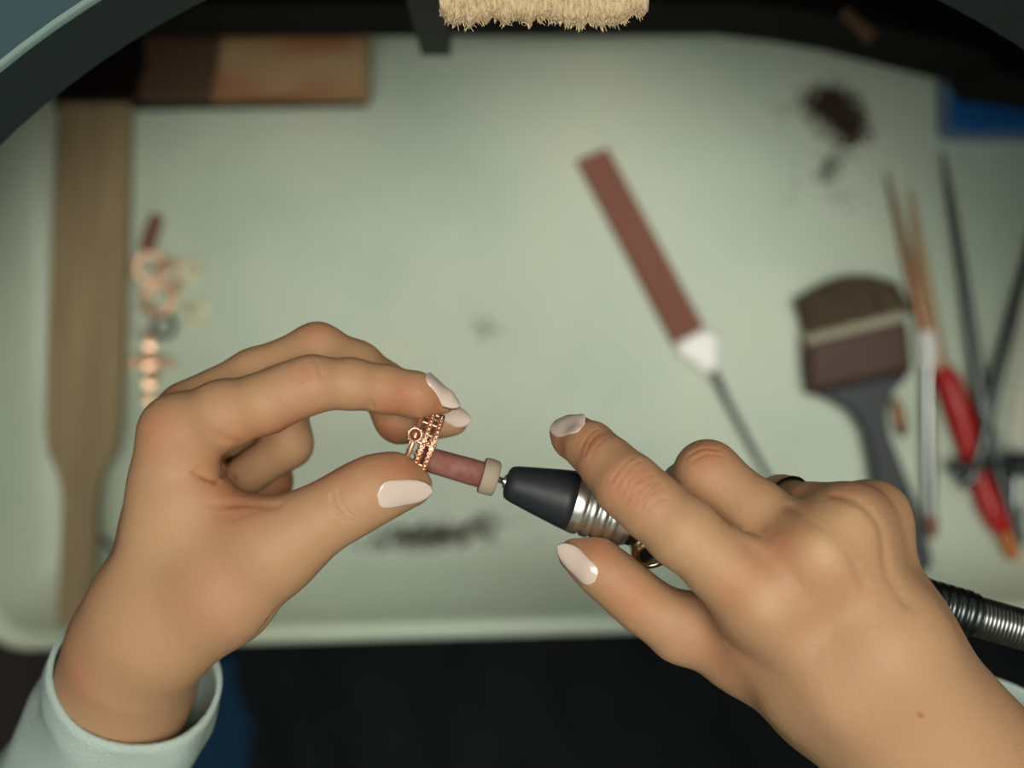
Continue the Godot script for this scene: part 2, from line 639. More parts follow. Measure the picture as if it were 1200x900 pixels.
func nail(parent: Node3D, fl: Flesh, px: float, py: float, h: float, r: float, tipward: Vector3, normal: Vector3, length: float, width: float) -> void:
	# px, py, h: a point on the finger's axis under the nail; r: the finger's radius there, mm; tipward, normal: (right, down in the picture, up to the lens)
	var n := Vector3(normal.x, normal.z, normal.y).normalized()
	var t := Vector3(tipward.x, tipward.z, tipward.y)
	t = (t - n * t.dot(n)).normalized()
	var b := n.cross(t)
	var L := length * 0.001
	var W := width * 0.001
	var ax := H(px, py, h)
	var bones := fl.all_bones()
	var none := PackedInt32Array()
	var rise := []
	for u0 in [0.06, 0.5]:
		var q: Vector3 = ax + t * (u0 - 0.5) * L
		var s0 := -0.002
		var s1 := 0.012
		for k in 24:
			var sm := (s0 + s1) * 0.5
			if fl.dist(q + n * sm, bones, none) < 0.0: s0 = sm
			else: s1 = sm
		rise.append(s0)
	var R := maxf(rise[1] * 1.05, W * 0.56)
	var nu := 22
	var nv := 14
	var ys := []
	var zs := []
	for i in nu + 1:
		var u := float(i) / nu
		var wid := W * 0.5 * (1.0 - 0.12 * u) * sqrt(clampf(1.0 - pow(1.0 - minf(u / 0.22, 1.0), 2.4), 0.0, 1.0)) * pow(clampf(1.0 - pow(maxf(0.0, (u - 0.5) / 0.5), 2.2), 0.0, 1.0), 0.62)
		var ry := []
		var rz := []
		for j in nv + 1:
			var y := (float(j) / nv * 2.0 - 1.0) * wid
			var z: float = sqrt(maxf(0.0, R * R - y * y)) - R + lerpf(rise[0], rise[1], (u - 0.06) / 0.44) - pow(maxf(0.0, u - 0.3), 2.0) * L * 0.10
			var q := ax + t * (u - 0.5) * L + b * y
			var g := 0.014
			for k in 16:
				var d := fl.dist(q + n * g, bones, none)
				g -= d * 0.9
				if d < 0.00003 or g < z: break
			ry.append(y)
			rz.append(maxf(z, g))
		ys.append(ry)
		zs.append(rz)
	var bed := zs.duplicate(true)
	for pass_ in 8:
		var old := zs.duplicate(true)
		for i in range(1, nu):
			for j in range(1, nv):
				zs[i][j] = maxf(bed[i][j] - 0.00005, (old[i - 1][j] + old[i + 1][j] + old[i][j - 1] + old[i][j + 1]) * 0.25)
	var top := []
	var low := []
	for i in nu + 1:
		var u := float(i) / nu
		var r0 := []
		var r1 := []
		for j in nv + 1:
			var rim := 0.0003 * (1.0 - pow(absf(float(j) / nv * 2.0 - 1.0), 4.0)) * minf(1.0, u * 6.0)
			var p: Vector3 = ax + t * (u - 0.5) * L + b * ys[i][j] + n * (zs[i][j] + rim + 0.0002)
			r0.append(p)
			r1.append(p - n * 0.0009)
		top.append(r0)
		low.append(r1)
	var st := new_st()
	st.set_smooth_group(1)
	for i in nu:
		for j in nv:
			quad(st, top[i][j], top[i + 1][j], top[i + 1][j + 1], top[i][j + 1])
			quad(st, low[i][j + 1], low[i + 1][j + 1], low[i + 1][j], low[i][j])
		quad(st, low[i][0], low[i + 1][0], top[i + 1][0], top[i][0])
		quad(st, top[i][nv], top[i + 1][nv], low[i + 1][nv], low[i][nv])
	put("fingernail", done(st), M.nail, parent).set_meta("label", "long almond nail with glossy pale pink polish")

# ---------------------------------------------------------------- the person
func flesh_hands() -> ArrayMesh:
	var skin := lin(186, 144, 109)
	var pink := lin(188, 124, 92)
	var red := lin(174, 96, 68)  # flush of the skin, deepened to paint its redder shadows
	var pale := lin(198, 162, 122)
	# left hand, thumb side up
	var f := left
	f.base = skin
	f.k_in = [0.008, 0.003, 0.003, 0.003, 0.003, 0.006]
	f.k_to = [0.0, 0.006, 0.004, 0.004, 0.004, 0.010]
	chain(f, 0, [[208, 512, 2, 44], [196, 610, 0, 43], [162, 740, -8, 62]])
	chain(f, 0, [[214, 496, -14, 38], [192, 610, -16, 41], [160, 745, -18, 56]])
	chain(f, 0, [[226, 502, -28, 36], [194, 620, -30, 39], [160, 748, -26, 54]])
	chain(f, 0, [[238, 520, -41, 32], [196, 640, -40, 38], [164, 750, -32, 50]])
	chain(f, 0, [[240, 600, -6, 38], [212, 700, -6, 58]])
	chain(f, 0, [[170, 725, -9, 66], [156, 772, -17, 71], [144, 812, -28, 73], [130, 852, -42, 70], [106, 900, -60, 64]])
	chain(f, 0, [[232, 592, 3, 38], [318, 644, 7, 40]])
	chain(f, 0, [[200, 560, -2, 38], [256, 690, -2, 46]])
	chain(f, 1, [[212, 506, 3, 42], [262, 486, 8, 39], [312, 472, 11, 34.5], [340, 459, 12, 32.5], [366, 450, 12, 31.5], [412, 450, 9, 28], [452, 456, 6, 26.5], [488, 463, 4, 25], [519, 470, 2, 15]])
	chain(f, 2, [[224, 482, -12, 37], [300, 444, -8, 34], [372, 412, -6, 32], [418, 430, -10, 28.5], [450, 454, -14, 28], [470, 488, -17, 30], [502, 490, -17, 24], [526, 493, -17, 16], [534, 494, -17, 13]])
	chain(f, 3, [[232, 496, -28, 34], [330, 462, -30, 30], [338, 520, -34, 27], [290, 556, -36, 24]])
	chain(f, 4, [[242, 516, -41, 30], [306, 496, -46, 27], [316, 564, -48, 25], [270, 580, -46, 22]])
	chain(f, 5, [[196, 742, -4, 58], [262, 694, 4, 56], [318, 644, 8, 46], [366, 614, 9, 38], [412, 588, 9, 35], [440, 572, 8, 32], [464, 566, 7, 28], [488, 570, 5, 17]])
	# web of skin between thumb and index finger
	# folds
	crease(f, [[232, 552], [252, 562], [272, 562]], 1.0, 1.1)
	crease(f, [[250, 511], [276, 519], [298, 517]], 1.2, 0.45)
	crease(f, [[246, 592], [282, 590], [326, 592]], 1.3, 0.6)
	crease(f, [[244, 602], [280, 604], [306, 598]], 1.0, 0.35)
	crease(f, [[388, 582], [393, 596], [404, 610]], 0.6, 0.4)
	crease(f, [[396, 576], [401, 592], [413, 606]], 0.5, 0.35)
	crease(f, [[404, 602], [414, 612]], 0.5, 0.35)
	crease(f, [[434, 470], [436, 478]], 0.7, 0.5)
	crease(f, [[350, 430], [352, 446]], 0.7, 0.25)
	crease(f, [[360, 424], [364, 440]], 0.7, 0.25)
	crease(f, [[372, 424], [376, 440]], 0.6, 0.2)
	crease(f, [[318, 722], [306, 738]], 0.9, 0.4)
	crease(f, [[326, 712], [312, 732]], 0.7, 0.35)
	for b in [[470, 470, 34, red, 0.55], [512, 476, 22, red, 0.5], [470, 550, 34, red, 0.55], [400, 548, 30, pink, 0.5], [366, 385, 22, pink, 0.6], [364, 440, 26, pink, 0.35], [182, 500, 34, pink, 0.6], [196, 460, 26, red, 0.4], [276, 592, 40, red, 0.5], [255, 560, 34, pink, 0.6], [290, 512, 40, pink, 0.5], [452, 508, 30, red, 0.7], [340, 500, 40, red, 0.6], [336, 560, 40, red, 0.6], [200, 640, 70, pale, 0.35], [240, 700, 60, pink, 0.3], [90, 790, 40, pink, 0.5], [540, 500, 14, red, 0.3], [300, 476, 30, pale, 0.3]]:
		blush(f, b[0], b[1], b[2], b[3], b[4])
	# right hand, back up
	var g := right
	g.base = skin
	g.k_in = [0.011, 0.003, 0.003, 0.003, 0.003, 0.006]
	g.k_to = [0.0, 0.006, 0.005, 0.006, 0.006, 0.008]
	chain(g, 0, [[896, 700, 22, 44], [990, 806, 22, 50], [1098, 930, 12, 66]])
	chain(g, 0, [[958, 650, 25, 38], [1040, 760, 26, 46], [1130, 905, 14, 66]])
	chain(g, 0, [[994, 616, 20, 32], [1056, 744, 20, 40], [1146, 886, 10, 58]])
	chain(g, 0, [[1022, 610, 8, 34], [1063, 738, 8, 36], [1156, 880, 4, 50]])
	chain(g, 0, [[872, 735, 12, 34], [940, 808, 11, 39], [1022, 890, 8, 47]])
	chain(g, 0, [[822, 722, 1, 20], [872, 752, 4, 30]])
	chain(g, 0, [[1090, 880, 4, 84], [1160, 948, -12, 88], [1240, 1030, -38, 78]])
	chain(g, 0, [[1138, 882, -2, 58], [1196, 942, -16, 62], [1250, 1010, -36, 60]])
	chain(g, 0, [[892, 700, 24, 38], [956, 652, 27, 36], [992, 620, 21, 31], [1020, 614, 8, 32]])
	chain(g, 1, [[894, 700, 22, 45], [846, 662, 24.5, 42.5], [800, 624, 25, 41], [762, 592, 23, 38], [735, 568, 22, 37], [712, 544, 17, 31], [692, 524, 11, 28], [672, 512, 4, 24], [660, 506, 0, 16]])
	chain(g, 2, [[956, 652, 24, 40], [890, 602, 15, 36], [829, 555, 9, 37], [806, 574, -8, 31], [776, 610, -20, 25]])
	chain(g, 3, [[994, 616, 20, 34], [948, 601, 10, 33], [916, 590, -6, 31], [885, 604, -18, 28], [850, 640, -20, 24]])
	chain(g, 4, [[1022, 606, 8, 35], [994, 606, 2, 33], [950, 606, -8, 30], [900, 630, -20, 25]])
	chain(g, 5, [[1040, 880, -2, 52], [960, 828, -2, 49], [868, 770, -2, 37], [798, 738, 0, 33.5], [754, 708, 1, 29], [724, 682, 2, 27], [697, 660, 2, 24.5], [670, 649, 0, 16]])
	for b in [[896, 698, 30, 0.8], [962, 640, 26, 1.2], [1000, 606, 24, 1.0]]:
		var p := g.hit(Vector3(0, CY, 0), H(b[0], b[1]))
		g.crease(p, p + Vector3(0.003, 0, 0.003), b[2] * 0.0002229, -b[3] * 0.001)
	crease(g, [[930, 592], [960, 616], [996, 652], [1012, 680]], 1.6, 0.5)
	crease(g, [[984, 580], [1014, 594], [1032, 620], [1038, 655], [1062, 704]], 1.8, 0.6)
	crease(g, [[880, 640], [920, 668], [944, 700]], 2.2, 0.5)
	# wrinkles over the index finger's knuckle
	for c in [[722, 574, 738, 548, 752, 540], [727, 584, 738, 562, 758, 548], [734, 588, 744, 566, 766, 556], [742, 592, 752, 572, 772, 564], [750, 598, 762, 578, 778, 572], [718, 562, 728, 548, 742, 536], [757, 600, 770, 586, 782, 584], [726, 566, 732, 556, 742, 549], [732, 593, 739, 581, 748, 574], [752, 585, 762, 572, 770, 567]]:
		crease(g, [[c[0], c[1]], [c[2], c[3]], [c[4], c[5]]], 0.42, 0.17)
	for c in [[680, 528, 688, 512, 702, 502], [686, 532, 694, 515, 708, 506], [691, 538, 700, 522, 714, 512]]:
		crease(g, [[c[0], c[1]], [c[2], c[3]], [c[4], c[5]]], 0.4, 0.12)
	for c in [[808, 533, 824, 525, 842, 527], [812, 540, 828, 532, 846, 534]]:
		crease(g, [[c[0], c[1]], [c[2], c[3]], [c[4], c[5]]], 0.5, 0.2)
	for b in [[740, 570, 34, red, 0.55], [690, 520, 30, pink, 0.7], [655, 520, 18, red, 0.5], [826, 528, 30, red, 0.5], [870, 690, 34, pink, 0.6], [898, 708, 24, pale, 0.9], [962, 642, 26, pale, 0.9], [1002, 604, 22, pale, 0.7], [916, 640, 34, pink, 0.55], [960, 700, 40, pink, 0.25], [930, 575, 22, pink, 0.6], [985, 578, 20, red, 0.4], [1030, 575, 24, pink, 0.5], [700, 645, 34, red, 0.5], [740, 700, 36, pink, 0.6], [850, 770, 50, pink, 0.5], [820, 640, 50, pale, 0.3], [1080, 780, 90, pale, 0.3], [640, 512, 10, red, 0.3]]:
		blush(g, b[0], b[1], b[2], b[3], b[4])
	g.tints.append([g.hit(Vector3(0, CY, 0), H(1079, 838)), 0.0008, lin(150, 70, 60), 0.8])
	var v := PackedVector3Array()
	var n := PackedVector3Array()
	var c := PackedColorArray()
	var i := PackedInt32Array()
	var t0 := Time.get_ticks_msec()
	f.mesh_into(v, n, c, i, VOX)
	g.mesh_into(v, n, c, i, VOX)
	print("flesh: %d points, %d ms" % [v.size(), Time.get_ticks_msec() - t0])
	var arr := []
	arr.resize(Mesh.ARRAY_MAX)
	arr[Mesh.ARRAY_VERTEX] = v
	arr[Mesh.ARRAY_NORMAL] = n
	arr[Mesh.ARRAY_COLOR] = c
	arr[Mesh.ARRAY_INDEX] = i
	var me := ArrayMesh.new()
	me.add_surface_from_arrays(Mesh.PRIMITIVE_TRIANGLES, arr)
	return me

func sleeve(pts: Array, radii: Array, up: Vector3, cut: Vector3, flat := 1.0) -> ArrayMesh:
	# open cuff first: an outer and an inner wall, both creased; cut tilts the cuff's opening
	var n := FastNoiseLite.new()
	n.seed = 5
	n.frequency = 22.0
	n.fractal_octaves = 3
	var st := new_st()
	st.set_smooth_group(1)
	var seg := 64
	var rows := []
	for w in 2:
		for q in pts.size() * 5 - 4:
			var s: float = q / 5.0 if w == 1 else (pts.size() * 5 - 5 - q) / 5.0
			var i := mini(int(s), pts.size() - 2)
			var t := s - i
			var p: Vector3 = pts[i].lerp(pts[i + 1], t)
			var r: float = lerpf(radii[i], radii[i + 1], t) - (0.0016 if w == 1 else 0.0)
			var ahead := minf(s + 0.6, pts.size() - 1.001)
			var behind := maxf(s - 0.6, 0.0)
			var pa: Vector3 = pts[int(ahead)].lerp(pts[int(ahead) + 1], ahead - int(ahead))
			var pb: Vector3 = pts[int(behind)].lerp(pts[int(behind) + 1], behind - int(behind))
			var b := frame_to(pa - pb, up)
			var ring := []
			for k in seg:
				var a := TAU * k / seg
				var d := b.x * cos(a) - b.z * sin(a) * flat
				var e := p + d * r + cut * (d.dot(up) * maxf(0.0, 1.0 - s))
				ring.append(e + d * n.get_noise_3dv(e) * 0.004 * clampf(s * 2.0, 0.15, 1.0))
			rows.append(ring)
	for i in rows.size() - 1:
		for k in seg:
			var k2 := (k + 1) % seg
			quad(st, rows[i][k2], rows[i][k], rows[i + 1][k], rows[i + 1][k2])
	return done(st)

func person() -> void:
	var o := thing("person", "person in pale shirt and dark apron, hands holding a gold ring and rotary handpiece", "person", Vector3(0.0, 0.0, 0.30))
	put("body", flesh_hands(), M.skin, o)
	nail(o, left, 513, 467, 2.6, 4.2, Vector3(0.86, 0.52, -0.05), Vector3(0.48, -0.66, 0.58), 12.0, 7.0)
	nail(o, left, 529, 492, -17.0, 3.6, Vector3(0.92, 0.35, -0.05), Vector3(0.35, -0.45, 0.82), 9.5, 7.0)
	nail(o, left, 476, 564, 5.8, 5.8, Vector3(1.0, 0.05, -0.14), Vector3(0.05, 0.30, 0.95), 14.0, 7.4)
	nail(o, right, 671, 516, 2.0, 4.6, Vector3(-0.90, -0.12, -0.36), Vector3(-0.20, -0.46, 0.86), 10.5, 6.6)
	nail(o, right, 677, 652, 2.0, 5.0, Vector3(-0.80, -0.58, -0.06), Vector3(-0.14, 0.26, 0.95), 12.6, 6.9)
	var up := Vector3(0.1, 0.75, 0.55)
	put("sleeve", sleeve([H(160, 790, -26), H(150, 830, -37), H(106, 908, -60), H(40, 1010, -90), H(-70, 1180, -135), H(-150, 1340, -170), Vector3(-0.25, 0.85, 0.33), Vector3(-0.20, 1.05, 0.42), Vector3(-0.15, 1.18, 0.46)], [0.0238, 0.0242, 0.0268, 0.031, 0.038, 0.043, 0.048, 0.054, 0.06], up, Vector3.ZERO), M.shirt, o).set_meta("label", "pale shirt sleeve round the wrist holding the ring")
	put("sleeve", sleeve([H(1197, 942, -22), H(1285, 1052, -48), H(1360, 1130, -70), H(1440, 1210, -95), H(1550, 1310, -125), H(1660, 1400, -150), Vector3(0.345, 0.86, 0.33), Vector3(0.30, 1.05, 0.42), Vector3(0.25, 1.18, 0.46)], [0.0265, 0.0275, 0.030, 0.035, 0.040, 0.046, 0.048, 0.054, 0.06], Vector3(0.0, 1.0, 0.0), Vector3(0.020, -0.004, 0.022)), M.shirt, o).set_meta("label", "pale shirt sleeve at the frame's corner")
	var st := new_st()
	sweep(st, [Vector3(0.05, 0.46, 0.48), Vector3(0.05, 0.62, 0.48), Vector3(0.05, 0.85, 0.47), Vector3(0.05, 1.05, 0.47), Vector3(0.05, 1.17, 0.48), Vector3(0.05, 1.24, 0.49), Vector3(0.05, 1.28, 0.49)], [0.16, 0.155, 0.17, 0.19, 0.19, 0.14, 0.06], 40, true, 0.62)
	put("shirt", done(st), M.shirt, o)
	# lap: a dark apron over the thighs, blue trousers beside it
	var n := FastNoiseLite.new()
	n.seed = 14
	n.frequency = 7.0
	st = new_st()
	st.set_smooth_group(1)
	var nx := 60
	var nz := 40
	var pts := []
	for j in nz + 1:
		for i in nx + 1:
			var x := -0.158 + 0.62 * i / nx
			var z := 0.115 + 0.36 * j / nz
			var y := 0.545 - 0.05 * pow(absf(sin((x - 0.02) * 9.0)), 2.0) + 0.02 * n.get_noise_2d(x * 1.6 + z, z * 0.8 - x) + 0.012 * n.get_noise_2d(x * 4.0, z * 3.0)
			pts.append(Vector3(x, y, z))
	for j in nz:
		for i in nx:
			var q := i + j * (nx + 1)
			quad(st, pts[q], pts[q + nx + 1], pts[q + nx + 2], pts[q + 1])
			var d := Vector3(0, -0.003, 0)
			quad(st, pts[q] + d, pts[q + 1] + d, pts[q + nx + 2] + d, pts[q + nx + 1] + d)
	put("apron", done(st), M.apron, o).set_meta("label", "dark apron over the lap")
	st = new_st()
	sweep(st, [Vector3(-0.205, 0.445, 0.155), Vector3(-0.205, 0.445, 0.25), Vector3(-0.205, 0.45, 0.36), Vector3(-0.20, 0.46, 0.48)], [0.062, 0.072, 0.078, 0.08], 28)
	sweep(st, [Vector3(-0.205, 0.45, 0.17), Vector3(-0.2, 0.30, 0.20), Vector3(-0.15, 0.06, 0.24)], [0.062, 0.055, 0.048], 28)
	sweep(st, [Vector3(0.12, 0.43, 0.155), Vector3(0.10, 0.43, 0.25), Vector3(0.06, 0.44, 0.36), Vector3(0.02, 0.45, 0.48)], [0.062, 0.072, 0.078, 0.08], 28)
	sweep(st, [Vector3(0.12, 0.44, 0.17), Vector3(0.13, 0.30, 0.20), Vector3(0.13, 0.06, 0.24)], [0.062, 0.055, 0.048], 28)
	sweep(st, [Vector3(-0.20, 0.47, 0.46), Vector3(0.03, 0.48, 0.47), Vector3(0.04, 0.46, 0.46)], [0.08, 0.085, 0.08], 24)
	put("trousers", done(st), M.denim, o).set_meta("label", "blue denim trousers beside the apron")

func ring_frame(px: float, py: float, h: float, axis: Vector3) -> Transform3D:
	return Transform3D(frame_to(Vector3(axis.x, axis.z, axis.y)), H(px, py, h))

func bench_ring() -> void:
	var at := ring_frame(494, 520, 0, Vector3(0.936, 0.342, -0.07))
	var o := thing("gold_ring", "rose gold openwork ring with beaded strands held between fingertips", "ring", at.origin)
	var R := 0.0089
	# axial places of the three strands
	for s in [-0.0024, 0.0002, 0.0026]:
		var st := new_st()
		var plain: bool = s < -0.001
		if plain:
			lathe(st, at, [[R - 0.0011, s - 0.0006], [R - 0.0001, s - 0.0006, 1], [R + 0.0002, s - 0.0003], [R + 0.0002, s + 0.0003], [R - 0.0001, s + 0.0006], [R - 0.0011, s + 0.0006, 1], [R - 0.0011, s - 0.0006, 1]], 72)
			put("plain_strand", done(st), M.gold, o)
		else:
			lathe(st, at, [[R - 0.0012, s - 0.0004], [R - 0.0009, s - 0.0004, 1], [R - 0.0009, s + 0.0004, 1], [R - 0.0012, s + 0.0004, 1], [R - 0.0012, s - 0.0004, 1]], 72)
			var cnt := 40
			for k in cnt:
				var a := TAU * k / cnt
				var dir := Vector3(cos(a), 0, -sin(a))
				torus(st, at * Transform3D(frame_to(dir), dir * (R - 0.0003) + Vector3(0, s, 0)), 0.00056, 0.00026, 16, 8, 1.6)
			put("beaded_strand", done(st), M.gold, o)
	var bars := new_st()
	for k in 9:
		var a := TAU * k / 9 + 0.1
		for s in [[-0.0024, 0.0002], [0.0002, 0.0026]]:
			var dir := Vector3(cos(a), 0, -sin(a)) * (R - 0.0006)
			sweep(bars, [at * (dir + Vector3(0, s[0], 0)), at * (dir + Vector3(0, s[1], 0))], [0.00042, 0.00042], 8)
	put("cross_bar", done(bars), M.gold, o)
	# empty round setting on the plain strand, facing the lens
	var c := H(486.5, 509.5, 10.0)
	var axis := (c - at.origin).normalized()
	axis = (axis + Vector3(0, 0.6, 0)).normalized()
	var f := Transform3D(frame_to(axis), c)
	var st := new_st()
	lathe(st, f, [[0.0008, -0.0024], [0.0016, -0.0006], [0.0020, 0.0002], [0.0020, 0.0006], [0.0014, 0.0006], [0.0013, 0.0002]], 32)
	for k in 6:
		var a := TAU * k / 6 + 0.2
		ball(st, f * Vector3(cos(a) * 0.0020, 0.0006, -sin(a) * 0.0020), 0.00034, 6)
	var bezel := put("bezel", done(st), M.gold, o)
	st = new_st()
	lathe(st, f, [[0.0013, 0.0003], [0.0011, -0.0003], [0.0007, -0.0009], [0.0006, -0.0022]], 32)
	put("bezel_cup", done(st), M.dull_gold, bezel)
	st = new_st()
	ball(st, H(502, 519.5, 9.6), 0.0006, 8)
	ball(st, H(497, 521, 9.8), 0.0005, 8)
	ball(st, H(509.5, 522.5, 9.2), 0.0005, 8)
	put("granule", done(st), M.gold, o)

func handpiece() -> void:
	var A := H(488, 534.5, -0.5)
	var B := H(1133, 719, -14)
	var f := Transform3D(frame_to(B - A), A)
	var u := DH / F
	var o := thing("rotary_handpiece", "black and silver rotary handpiece with a red sanding roll held in the hand", "handpiece", A)
	var L := func(prof: Array, seg: int) -> ArrayMesh:
		var st := new_st()
		var p := []
		for q in prof:
			p.append([q[0] * u, q[1] * u] + ([1] if q.size() > 2 else []))
		lathe(st, f, p, seg)
		return done(st)
	var roll := put("sanding_roll", L.call([[0, 3], [13, 3, 1], [14.5, 5], [15.0, 30], [15.6, 60], [15.8, 86], [0, 86, 1]], 40), M.roll, o)
	put("rubber_band", L.call([[15, 80], [20.5, 80, 1], [21.5, 82], [21.8, 89], [21.2, 97], [18, 99], [0, 99, 1]], 40), M.collet, roll)
	put("shaft", L.call([[3.6, 98], [3.6, 106], [4.6, 106, 1], [4.6, 118]], 20), M.steel, o)
	var nose := put("nose_cone", L.call([[0, 109], [8, 109, 1], [13, 110], [15.5, 110.6], [18.5, 112.4], [20.4, 115.5], [22, 121], [25.6, 137], [30, 158], [34.2, 179], [36.4, 192], [30, 192, 1]], 48), M.rubber, o)
	put("collet", L.call([[4.6, 107], [7.6, 107, 1], [8.2, 110], [8.2, 114]], 24), M.steel, nose)
	var ribs := [[34, 191.5], [36.6, 191.5, 1], [37, 194]]
	for k in 5:
		var s := 196.0 + k * 13.5
		ribs.append_array([[37.4, s + 1], [37.6, s + 6], [37.0, s + 9], [34.8, s + 10.5], [34.6, s + 12]])
	ribs.append_array([[34, 264], [30, 264]])
	put("ribbed_grip", L.call(ribs, 56), M.chrome, o)
	put("body", L.call([[30, 262], [33, 263], [33.5, 300], [31, 420], [29, 640], [20, 640, 1]], 40), M.dark_steel, o)
	# side key knob below the grip
	var kc := H(763, 649, -1)
	var kf := Transform3D(frame_to((Vector3(0.10, 0.80, 0.58)).normalized()), kc)
	var st := new_st()
	lathe(st, kf, [[0.0052, -0.006], [0.0052, -0.001], [0.0050, 0.0004], [0.0044, 0.001], [0.0034, 0.001], [0.0031, 0.0006], [0.0031, -0.001], [0.0, -0.001]], 32)
	var knob := put("key_knob", done(st), M.pale_gold, o)
	st = new_st()
	lathe(st, kf, [[0.0030, -0.0012], [0.0029, -0.0004], [0.0016, 0.0001], [0.0, 0.0002]], 24)
	put("knob_insert", done(st), M.black, knob)
	# knurled coupling and the spring that guards the cable
	st = new_st()
	var prof := [[20, 636], [27, 637, 1]]
	for k in 5:
		prof.append_array([[28.5, 640 + k * 12], [28.5, 646 + k * 12], [26.2, 648 + k * 12], [26.2, 651 + k * 12]])
	prof.append_array([[27.5, 702], [25, 706], [18, 706, 1]])
	put("coupling", L.call(prof, 40), M.dark_steel, o)
	st = new_st()
	var pts := []
	var rad := []
	for k in 24 * 40:
		var a := TAU * k / 24.0
		pts.append(f * (Vector3(cos(a) * 22.5 * u, (704 + 5.2 * k / 24.0) * u, -sin(a) * 22.5 * u)))
		rad.append(2.7 * u)
	sweep(st, pts, rad, 8)
	put("cable_spring", done(st), M.steel, o)
	st = new_st()
	var along := (B - A).normalized()
	var tail := A + along * 930 * u
	sweep(st, [A + along * 700 * u, tail, tail + along * 0.10 + Vector3(0, -0.01, 0), tail + along * 0.20 + Vector3(0, -0.06, 0), tail + along * 0.27 + Vector3(0, -0.20, 0.01), tail + along * 0.30 + Vector3(0, -0.50, 0.02), tail + along * 0.36 + Vector3(0, -0.88, 0.03)], [20 * u, 20 * u, 20 * u, 20 * u, 20 * u, 20 * u, 20 * u], 18)
	put("cable", done(st), M.rubber, o)

func tray() -> void:
	# sheet metal drawer with coved walls and a rolled rim, turned by two degrees
	var st := new_st()
	var y := CY - DT
	var hx := 0.276
	var hz0 := -0.205
	var hz1 := 0.105
	var turn := Basis(Vector3.UP, deg_to_rad(1.7))
	var mid := Vector3(0.0315, 0, 0)
	var ring := func(off: float, h: float) -> Array:
		var out := []
		var r := maxf(0.002, 0.022 + off * 0.55)
		var x0 := -hx - off + r
		var x1 := hx + off - r
		var z0 := hz0 - off + r
		var z1 := hz1 + off - r
		for c in [[x1, z1, 0.0], [x0, z1, 1.0], [x0, z0, 2.0], [x1, z0, 3.0]]:
			for k in 9:
				var a: float = (c[2] + k / 8.0) * PI / 2
				out.append(turn * Vector3(c[0] + cos(a) * r, 0, c[1] + sin(a) * r) + mid + Vector3(0, y + h, 0))
		return out
	var prof := [[-0.034, 0.0], [-0.027, 0.0006], [-0.019, 0.0024], [-0.012, 0.0058], [-0.0065, 0.0105], [-0.002, 0.016], [0.0012, 0.0215], [0.0024, 0.0243], [0.004, 0.0258], [0.007, 0.0265], [0.010, 0.0255], [0.0118, 0.023], [0.0122, 0.018], [0.0105, 0.014], [0.008, 0.013], [0.006, 0.006], [0.0, 0.004], [-0.012, -0.001], [-0.034, -0.004]]
	var rows := []
	for p in prof: rows.append(ring.call(p[0], p[1]))
	st.set_smooth_group(1)
	for i in rows.size() - 1:
		var n: int = rows[i].size()
		for k in n:
			var k2 := (k + 1) % n
			quad(st, rows[i][k], rows[i + 1][k], rows[i + 1][k2], rows[i][k2])
	st.set_smooth_group(-1)
	for e in [[0, 1], [rows.size() - 1, -1]]:
		var r: Array = rows[e[0]]
		var c := turn * Vector3(0, 0, (hz0 + hz1) / 2) + mid + Vector3(0, r[0].y, 0)
		for k in r.size():
			var k2: int = (k + 1) % r.size()
			if e[1] > 0: tri3(st, c, r[k2], r[k])
			else: tri3(st, c, r[k], r[k2])
	# flip: rows run outwards, seen from above the contour runs clockwise
	var o := put("metal_tray", done(st), M.tray)
	tag(o, "large pale green metal tray with rounded rim under the hands", "tray")

func grains(called: String, label: String, spots: Array, seed_: int) -> void:
	# filings: many small crumbs; spots are [px, py, spread x px, spread y px, turn, count, size mm, heap mm]
	var r := RandomNumberGenerator.new()
	r.seed = seed_
	var st := new_st()
	st.set_smooth_group(-1)
	for s in spots:
		for k in int(s[5]):
			var g := Vector2(r.randfn(), r.randfn()) * 0.5
			var d := g.length()
			var q := Vector2(g.x * s[2], g.y * s[3]).rotated(s[4])
			var size: float = s[6] * 0.001 * r.randf_range(0.5, 1.3)
			var c := T(s[0] + q.x, s[1] + q.y, s[7] * maxf(0.0, 1.0 - d) * r.randf() + size * 300.0)
			var b := Basis.from_euler(Vector3(r.randf() * TAU, r.randf() * TAU, 0)) * size
			var v := [b * Vector3(1, 0, 0), b * Vector3(-0.5, 0, 0.8), b * Vector3(-0.5, 0, -0.8), b * Vector3(0, 0.8, 0), b * Vector3(0, -0.7, 0)]
			for e in [[0, 1], [1, 2], [2, 0]]:
				tri3(st, c + v[e[0]], c + v[3], c + v[e[1]])
				tri3(st, c + v[e[1]], c + v[4], c + v[e[0]])
	var o := put(called, done(st), M.dust)
	tag(o, label, "filings").set_meta("kind", "stuff")

func flat_thing(parent: Node3D, called: String, pts: Array, h0: float, h1: float, ch: float, m: Material) -> MeshInstance3D:
	# a level slab, outline in picture points at its top, heights in mm above the tray
	var st := new_st()
	var d := DT - h1 * 0.001
	prism(st, flat_px(pts, d), CY - DT + h0 * 0.001, CY - d, ch)
	return put(called, done(st), m, parent)

